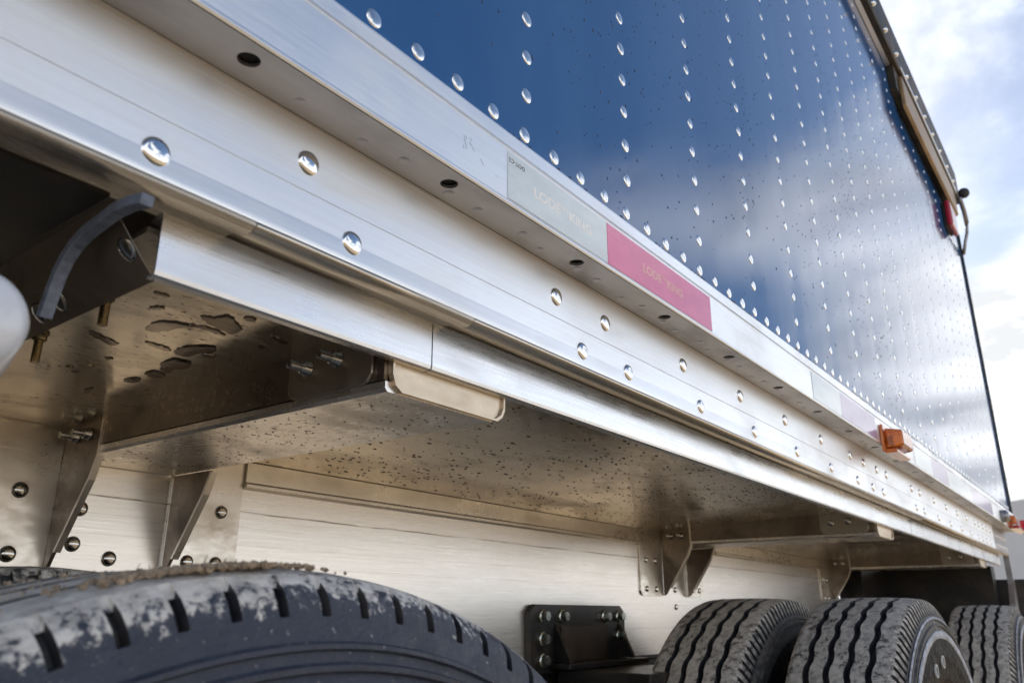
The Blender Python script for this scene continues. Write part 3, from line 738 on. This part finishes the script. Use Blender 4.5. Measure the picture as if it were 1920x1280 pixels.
# ------------------------------------------------------------------ wheels
def tyre(parent, xc, y_out, width, Rc, m, nslot, slot_w, slot_r, slot_d, waves, near):
    """y_out: outer (towards viewer) tread edge; mesh in object space centred on the hub"""
    zc_ = -0.464
    # profile from outer bead to inner bead as (r, y, tag)
    hw = width/2; P = []
    def add(r, y, t=''): P.append((r, y, t))
    add(.285, -hw+.030); add(.300, -hw+.004); add(.340, -hw-.018)
    if near:
        for k in range(3): q = .352+k*.006; add(q, -hw-.022); add(q+.001, -hw-.0240); add(q+.003, -hw-.0240); add(q+.004, -hw-.022)
    add(.385, -hw-.024); add(.425, -hw-.021)
    RS = Rc-.498; add(.4405+RS, -hw-.0180); add(.4420+RS, -hw-.0215); add(.4450+RS, -hw-.0215); add(.4465+RS, -hw-.0170)
    add(.4520+RS, -hw-.0155); add(.4535+RS, -hw-.0185); add(.4560+RS, -hw-.0180); add(.4575+RS, -hw-.0135)
    
    if near: add(Rc-.0275, -hw-.0085, 's0'); add(Rc-.0262, -hw-.0080, 's'); add(Rc-.018, -hw-.0048, 's'); add(Rc-.0128, -hw-.0010, 's'); add(Rc-.0082, +.0045-hw, 's1'); add(Rc-.0045, -hw+.010); add(Rc-.0022, -hw+.018)
    else: add(Rc-.036, -hw-.0105, 's0'); add(Rc-.0345, -hw-.0100, 's'); add(Rc-.022, -hw-.0060, 's')
    if not near: add(Rc-.0095, -hw-.0020, 's'); add(Rc-.0050, -hw+.0005, 's'); add(Rc-.0035, -hw+.003, 's1'); add(Rc-.0022, -hw+.010)
    # ribs
    ng = 4; rib = (width-.006)/5
    gw = .0110
    for k in range(ng):
        yc = -hw+rib*(k+1)+.003; cr = .003*(1-((yc)/hw)**2)
        add(Rc-.002+cr, yc-gw/2-.0004, 'g'); add(Rc-.018+cr, yc-gw/2+.0012, 'g'); add(Rc-.018+cr, yc+gw/2-.0012, 'g'); add(Rc-.002+cr, yc+gw/2+.0004, 'g')
        if k < ng-1: add(Rc-.002+.003*(1-((yc+rib/2)/hw)**2), yc+rib/2)
    add(Rc-.0022, hw-.010); add(Rc-.006, hw-.001); add(Rc-.030, hw+.008); add(.43, hw+.020); add(.36, hw+.022); add(.300, hw-.004); add(.285, hw-.030)
    # angular stations
    st = []
    for k in range(nslot):
        a = 2*math.pi*k/nslot; da = 2*math.pi/nslot
        for f, on in ((0, 0), (.5-slot_w/2-.03, 0), (.5-slot_w/2, 1), (.5+slot_w/2, 1), (.5+slot_w/2+.03, 0)):
            st.append((a+da*f, on))
        if nslot < 120: st.append((a+da*.86, 0))
    bm = bmesh.new(); rows = []
    for (a, on) in st:
        row = []
        ph = (a*waves/(2*math.pi)) % 1.0
        zig = (abs(ph-.5)*4-1)*.0030
        zig = max(-.0022, min(.0022, zig*1.5))
        for (r, y, t) in P:
            yy = y; rr = r
            if t == 'g': yy += zig
            if t == 's' and on: yy += slot_d; rr -= .0016
            if t == 's1' and on: rr -= .004
            row.append(bm.verts.new((-rr*math.cos(a), yy, rr*math.sin(a))))
        rows.append(row)
    n = len(rows)
    for i in range(n):
        A = rows[i]; B = rows[(i+1) % n]; o1 = st[i][1]; o2 = st[(i+1) % n][1]
        for j in range(len(P)-1):
            f = bm.faces.new((A[j], B[j], B[j+1], A[j+1]))
            ta, tb = P[j][2], P[j+1][2]
            if (ta == 'g' and tb == 'g') or ((o1 or o2) and ta.startswith('s') and tb.startswith('s')): f.material_index = 1
    bmesh.ops.recalc_face_normals(bm, faces=bm.faces)
    me = bpy.data.meshes.new('tyre'); bm.to_mesh(me); bm.free(); me.materials.append(m); me.materials.append(M_groove)
    o = bpy.data.objects.new('tyre', me); col.objects.link(o); o.location = (xc, y_out+hw, zc_+H)
    attach_at(o, parent); return o
def attach_at(o, parent):
    o.parent = parent; o.matrix_parent_inverse = Matrix.Translation(-WORLD[parent.name]); WORLD[o.name] = Vector(o.location)
def lathe_y(prof, name, m, loc, parent, seg=64, smooth=True, bump=None):
    """prof: (r,y)"""
    bm = bmesh.new(); lathe(bm, [(r, -y) for r, y in prof], seg)
    me = mesh_of(bm, name, m, smooth); o = bpy.data.objects.new(name, me); col.objects.link(o)
    o.location = (loc[0], loc[1], loc[2]+H); o.rotation_euler = (R(90), 0, 0); attach_at(o, parent); return o
def ring_seg(name, m, r0, r1, y, loc, parent, a0=0, a1=360, n=96, jit=0.0):
    bm = bmesh.new(); A = []
    for i in range(n+1):
        a = R(a0+(a1-a0)*i/n); j1 = rnd.uniform(-jit, jit); j2 = rnd.uniform(-jit, jit)
        A.append([bm.verts.new((-(q)*math.cos(a), yy, q*math.sin(a))) for q, yy in ((r0+j1, y+.001), (r0+.001+j1, y-.0012), (r1-.001+j2, y-.0012), (r1+j2, y+.001))])
    for i in range(n):
        for k in range(3): bm.faces.new((A[i][k], A[i+1][k], A[i+1][k+1], A[i][k+1]))
    me = mesh_of(bm, name, m); o = bpy.data.objects.new(name, me); col.objects.link(o); o.location = (loc[0], loc[1], loc[2]+H); attach_at(o, parent); return o
def wheel(xc, y_out, kind):
    wd = .190; hubz = -.464
    e = empty('wheel', (xc, y_out+wd/2, hubz+H), T)
    if kind == 'near':
        tyre(e, xc, y_out, wd, .4890, M_tyreN, 97, .17, 0, .0080, 40, True)
    else:
        tyre(e, xc, y_out, wd, .498, M_tyreF, 150, .40, 0, .0040, 46, False)
    yr = y_out
    lathe_y([(.290, .005), (.284, -.002), (.278, .004), (.272, .03), (.262, .07), (.200, .085), (.150, .060), (.110, .055), (.105, -.01), (0, -.012)], 'rim', M_rust, (xc, yr, hubz), e)
    for k in range(10):
        a = 2*math.pi*k/10
        o = bpy.data.objects.new('wheel_nut', hexm); col.objects.link(o); o.location = (xc+.165*math.cos(a), yr+.066, hubz+.165*math.sin(a)+H); o.rotation_euler = (R(90), 0, 0); o.scale = (1.5,)*3; attach_at(o, e)
    if kind == 'far_outer':
        # chalky raised rings, spokes between them and worn white lettering
        loc = (xc, yr-.0115, hubz)
        ring_seg('chalk_ring', M_ring, .4525, .4605, -.0040, loc, e, jit=.0004)
        ring_seg('chalk_ring', M_ring, .418, .433, -.0105, loc, e, jit=.0008)
        for k in range(9):
            a = R(40*k+8); bm = bmesh.new(); t = .0025
            d = Vector((-math.cos(a), 0, math.sin(a))); n_ = Vector((math.sin(a), 0, math.cos(a)))
            vs_ = [bm.verts.new(d*q+n_*s_*t+Vector((0, yy, 0))) for q, yy in ((.434, -.0098), (.452, -.0058)) for s_ in (-1, 1)]
            bm.faces.new((vs_[0], vs_[1], vs_[3], vs_[2]))
            me = mesh_of(bm, 'chalk_spoke', M_ring, False); o = bpy.data.objects.new('chalk_spoke', me); col.objects.link(o); o.location = (loc[0], loc[1], loc[2]+H); attach_at(o, e)
        txt = 'O2 D  O O'
        for k, ch in enumerate(txt):
            if ch == ' ': continue
            a = R(38+k*6.0)
            bm = text_bm(ch, .036, .002, .0014)
            me = mesh_of(bm, 'tyre_letter', M_letter, False); o = bpy.data.objects.new('tyre_letter', me); col.objects.link(o)
            o.location = (xc-.362*math.cos(a), yr-.0255, hubz+.362*math.sin(a)+H)
            o.rotation_euler = Matrix(((math.sin(a), -math.cos(a), 0), (0, 0, -1), (math.cos(a), math.sin(a), 0))).to_euler(); attach_at(o, e)
    return e
def text_bm(s, size, off=0.0, ext=0.0002, align='CENTER'):
    cu = bpy.data.curves.new('t', 'FONT'); cu.body = s; cu.size = size; cu.extrude = ext; cu.offset = off*size*.25
    cu.align_x = align; cu.resolution_u = 4
    o = bpy.data.objects.new('t', cu); col.objects.link(o)
    bpy.context.view_layer.update()
    me = bpy.data.meshes.new_from_object(o.evaluated_get(bpy.context.evaluated_depsgraph_get()))
    bm = bmesh.new(); bm.from_mesh(me); bpy.data.objects.remove(o); bpy.data.curves.remove(cu); bpy.data.meshes.remove(me)
    return bm
wN = wheel(0.318, .385, 'near'); wheel(0.318, .690, 'near_inner')
wheel(1.955, .375, 'far_outer'); wheel(1.955, .655, 'far_inner')
wheel(3.60, .385, 'far_outer'); wheel(3.60, .665, 'far_inner')
for xc in (0.318, 1.955, 3.60):
    bm = bmesh.new(); box(bm, xc-.065, xc+.065, .55, 2.9, -.464-.065, -.464+.065); finish(bm, 'axle', M_black, T, bevel=.02)

# mud and straw on the near tyre's crown
def mudheap(parent, xc, y0_, y1_, a0, a1, n, rr, name='mud_clumps'):
    bm = bmesh.new()
    for k in range(n):
        a = R(rnd.gauss((a0+a1)/2, (a1-a0)/4)); y = rnd.uniform(y0_, y1_); r_ = rr[0]+(rr[1]-rr[0])*1.1*rnd.random()**2.0; y += rnd.gauss(0, .007)
        c = Vector((xc-(.4895+r_*.15)*math.cos(a), y, -.464+H+(.4895+r_*.15)*math.sin(a)))
        res = bmesh.ops.create_icosphere(bm, subdivisions=1, radius=r_, matrix=Matrix.Translation(c))
        for v in res['verts']: v.co += Vector((rnd.uniform(-1, 1), rnd.uniform(-1, 1), rnd.uniform(-1, .6)))*r_*.35
    return finish(bm, name, M_mud, parent, kind='stuff')
mudheap(wN, .318, .398, .422, 77, 91, 900, (.0008, .0023))
mudheap(wN, .318, .435, .56, 45, 95, 600, (.0004, .0014))
bm = bmesh.new()
for x, y, L_ in ((.262, .41, .011), (.300, .45, .009), (.285, .415, .007), (.235, .43, .009), (.25, .44, .006)):
    z = -.464+math.sqrt(.489**2-(x-.318)**2)
    prism(bm, [(x, z-.001), (x+.0007, z-.001), (x+.0012+rnd.uniform(-.003, .004), z+L_*.7)], 'y', y, y+.0007)
finish(bm, 'straw', M_grass, wN, kind='stuff')

# ------------------------------------------------------------------ retroreflective tape with its print
def tape(x0, x1, m, zt=.4015, zb=.3535):
    bm = bmesh.new(); prism(bm, [(x0, zb), (x1, zb), (x1, zt), (x0, zt)], 'y', .3893, .38985)
    return finish(bm, 'reflective_tape', m, T)
def lettering(parent, s, size, x, z, m, flip=False, name='lettering', sx=1.0, off=0.05):
    bm = text_bm(s, size, off, .00006)
    for v in bm.verts: v.co.x *= sx
    me = mesh_of(bm, name, m, False); o = bpy.data.objects.new(name, me); col.objects.link(o)
    o.location = (x, .38925, z+H); o.rotation_euler = (R(90), R(180) if flip else 0, 0); attach_at(o, parent); return o
def serif_word(parent, s, size, xc, z, m, sx=1.25):
    """slab-serif capitals: each letter plus thin foot and head slabs"""
    bm = text_bm(s, size, .16, .00006)
    for v in bm.verts: v.co.x *= sx
    xs = [v.co.x for v in bm.verts]
    me = mesh_of(bm, 'lettering', m, False); o = bpy.data.objects.new('lettering', me); col.objects.link(o)
    o.location = (xc, .38925, z+H); o.rotation_euler = (R(90), 0, 0); attach_at(o, parent)
t1 = tape(.5100, .6865, M_tw)
serif_word(t1, 'LODE', .0145, .573, .3725, M_txtw); serif_word(t1, 'THE', .0062, .6035, .3785, M_txtw, 1.1); serif_word(t1, 'KING', .0145, .633, .3725, M_txtw)
lettering(t1, 'DOT-C2', .0058, .5235, .3955, M_txtk, True, sx=1.15); lettering(t1, 'DOT-C2', .0050, .677, .3600, M_txtw, sx=1.1)
t2 = tape(.6875, .9580, M_tr)
serif_word(t2, 'LODE', .0145, .790, .3725, M_txtp); serif_word(t2, 'THE', .0062, .8205, .3785, M_txtp, 1.1); serif_word(t2, 'KING', .0145, .850, .3725, M_txtp)
for a, b, m_ in ((1.386, 1.556, M_tw), (1.557, 1.816, M_tp), (2.19, 2.41, M_tw), (2.411, 2.64, M_tp), (2.641, 3.05, M_tw), (3.051, 3.52, M_tp)): tape(a, b, m_)

# ------------------------------------------------------------------ marker lights
def marker(x, z, m, lx, name, y=.389, prot=.042, hz=.026):
    e = empty(name, (x, y, z+H), T)
    bm = bmesh.new(); box(bm, x-lx*.62, x+lx*.62, y-.006, y, z-hz*1.05, z+hz*1.05); finish(bm, 'base', m, e, bevel=.002)
    bm = bmesh.new(); prism(bm, [(y-.0065, z-hz*.8), (y-prot, z-hz*.62), (y-prot, z+hz*.55), (y-.0065, z+hz*.8)], 'x', x-lx/2, x+lx/2); finish(bm, 'lens', m, e, bevel=.004)
    bm = bmesh.new(); box(bm, x-lx*.66, x+lx*.66, y-prot*.72, y-.007, z-hz*1.18, z-hz*.92); finish(bm, 'foot', m, e, bevel=.001)
    bm = bmesh.new(); box(bm, x-.006, x+.006, y-.016, y-.0065, z-.01, z+.01); finish(bm, 'bulb_holder', M_black, e)
marker(1.905, .3620, M_amber, .095, 'amber_marker_light', hz=.029)
marker(3.98, .3750, M_amber, .07, 'rear_amber_light', prot=.03)
e = empty('rear_red_light', (4.15, .39, .36+H), T)
bm = bmesh.new(); box(bm, 3.95, 4.24, .352, .3888, .340, .352); finish(bm, 'bracket', M_red, e, bevel=.002)
bm = bmesh.new(); box(bm, 4.20, 4.24, .335, .372, .340, .395); finish(bm, 'lens', M_red, e, bevel=.004)
bm = bmesh.new(); lathe(bm, [(0, .028), (.018, .026), (.024, .018), (.025, 0), (0, 0)], 24)
gm = mesh_of(bm, 'round_lamp', M_grey); o = put(gm, 'round_lamp', (3.76, .389, .372), FACE_Y, T)

# ------------------------------------------------------------------ top rail, tarp, batten, upper light
bm = bmesh.new(); prism(bm, [(.399, 1.9550), (.3640, 1.9550), (.3600, 1.960), (.3600, 2.125), (.366, 2.136), (.399, 2.136)], 'x', XA, XE); tr = finish(bm, 'top_rail', M_toprail, T)
bm = bmesh.new(); box(bm, XA, 3.05, .3835, .3985, 1.9515, 1.9546); finish(bm, 'rail_strip', M_rail, T)
stm = dome_mesh('stud', M_rivet2, .011, .012, 12)
for k in range(16):
    x = 1.7+.165*k
    put(stm, 'stud', (x, .3600, 1.985), FACE_Y, tr)
bm = bmesh.new(); prism(bm, [(.374, 1.800), (.360, 1.806), (.360, 1.930), (.374, 1.932)], 'x', 2.92, 4.02)
bat = finish(bm, 'batten', M_tan, T, bevel=.003)
bm = bmesh.new(); box(bm, 2.92, 4.10, .3560, .3596, 1.957, 1.972); finish(bm, 'batten_cover', M_rail, T)
bm = bmesh.new(); box(bm, 2.86, 4.05, .3745, .3985, 1.85, 1.9545)
finish(bm, 'batten_backing', M_toprail, T)  # dark filler added so no sky shows between batten and rail
# rolled tarp tube
bm = bmesh.new(); lathe(bm, [(0, 0), (.045, 0), (.045, 5.65), (0, 5.65)], 20)
me = mesh_of(bm, 'tarp_roll', M_tarp); o = bpy.data.objects.new('tarp_roll', me); col.objects.link(o); o.location = (XA, .41, 2.115+H); o.rotation_euler = (0, R(90), 0); attach_at(o, T)
# roller end and crank at the rear corner
def tube(pts, r, name, m, parent, seg=10):
    bm = bmesh.new(); rows = []
    for i, p in enumerate(pts):
        p = Vector(p); a = Vector(pts[max(i-1, 0)]); b = Vector(pts[min(i+1, len(pts)-1)]); d = (b-a).normalized()
        u = d.orthogonal().normalized(); v = d.cross(u)
        if rows:
            pu = lastu; u = (pu-d*pu.dot(d)).normalized(); v = d.cross(u)
        lastu = u
        rows.append([bm.verts.new(p+Vector((0, 0, H))+u*r*math.cos(2*math.pi*k/seg)+v*r*math.sin(2*math.pi*k/seg)) for k in range(seg)])
    for A, B in zip(rows, rows[1:]):
        for k in range(seg): bm.faces.new((A[k], A[(k+1) % seg], B[(k+1) % seg], B[k]))
    bm.faces.new(rows[0]); bm.faces.new(rows[-1][::-1])
    return finish(bm, name, m, parent, smooth=True)
tube([(4.10, .350, 1.93), (4.17, .348, 1.89), (4.215, .350, 1.84)], .011, 'roller_arm', M_grey, T)
tube([(4.215, .350, 1.85), (4.235, .358, 1.80), (4.24, .375, 1.75), (4.235, .390, 1.69)], .008, 'crank_rod', M_grey, T)
bm = bmesh.new(); lathe(bm, [(0, 0), (.022, 0), (.026, .008), (.026, .02), (.016, .03), (0, .03)], 20)
gm = mesh_of(bm, 'roller_end', M_tarp); o = bpy.data.objects.new('roller_end', gm); col.objects.link(o); o.location = (4.16, .335, 1.985+H); o.rotation_euler = (0, R(90), 0); attach_at(o, T)
ul = empty('upper_red_light', (3.72, .38, 1.66+H), T)
bm = bmesh.new(); box(bm, 3.76, 3.90, .386, .3985, 1.655, 1.770); finish(bm, 'base', M_toprail, ul, bevel=.003)
bm = bmesh.new(); box(bm, 3.75, 3.91, .362, .3855, 1.652, 1.775); finish(bm, 'lens', M_red, ul, bevel=.01)

# rear corner post below the rail
bm = bmesh.new(); prism(bm, [(4.22, .345), (4.22, .13), (4.16, .05), (4.14, -.15), (4.22, -.15), (4.27, .13), (4.27, .345)], 'y', .437, .46); finish(bm, 'corner_post', M_grey, T)
bm = bmesh.new(); box(bm, 4.275, 4.285, .400, 1.06, -.60, .150); finish(bm, 'mud_flap', M_black, T)

# ------------------------------------------------------------------ near left: rubber seal strip and white rounded cap
def band(pts, t, x0, x1, name, m):
    bm = bmesh.new(); n = len(pts); A = []; B = []
    for i, (y, z) in enumerate(pts):
        a = pts[max(i-1, 0)]; b = pts[min(i+1, n-1)]; d = Vector((b[0]-a[0], b[1]-a[1])).normalized(); nn = Vector((-d.y, d.x))*t/2
        A.append((y+nn.x, z+nn.y)); B.append((y-nn.x, z-nn.y))
    rows = [[bm.verts.new((xx, p[0], p[1]+H)) for p in S_] for S_ in (A, B) for xx in (x0, x1)]
    a0, a1, b0, b1 = rows
    for i in range(n-1):
        for P_, Q_ in ((a0, a1), (a1, b1), (b1, b0), (b0, a0)): bm.faces.new((P_[i], P_[i+1], Q_[i+1], Q_[i]))
    bm.faces.new((a0[0], a1[0], b1[0], b0[0])); bm.faces.new((a0[-1], a1[-1], b1[-1], b0[-1]))
    return finish(bm, name, m, T, bevel=.0006)
k_ = 1.13
sm_pts = [(.377, .203), (.392, .2062), (.407, .2070), (.424, .2050), (.440, .2025), (.451, .1985), (.460, .1915), (.4655, .184), (.469, .176), (.472, .168), (.475, .159)]
band([(y*k_, z*k_) for y, z in sm_pts], .0072, .18*k_, .18*k_+.008, 'rubber_strip', M_rubber)
bm = bmesh.new(); pr = [(0, .018), (.010, .0172), (.018, .0145), (.0235, .009), (.026, .001), (.026, -.15), (0, -.15)]
lathe(bm, pr[::-1], 40)
me = mesh_of(bm, 'white_cap', M_cap); o = bpy.data.objects.new('white_cap', me); col.objects.link(o)
o.location = (.132, .428, .133+H); o.rotation_euler = Vector((-.25, -1, .05)).to_track_quat('Z', 'Y').to_euler(); attach_at(o, T)

# ------------------------------------------------------------------ render
sc.render.engine = 'CYCLES'
sc.cycles.max_bounces = 10; sc.cycles.glossy_bounces = 6; sc.cycles.diffuse_bounces = 4; sc.cycles.transmission_bounces = 6
sc.cycles.caustics_reflective = True; sc.cycles.sample_clamp_indirect = 6
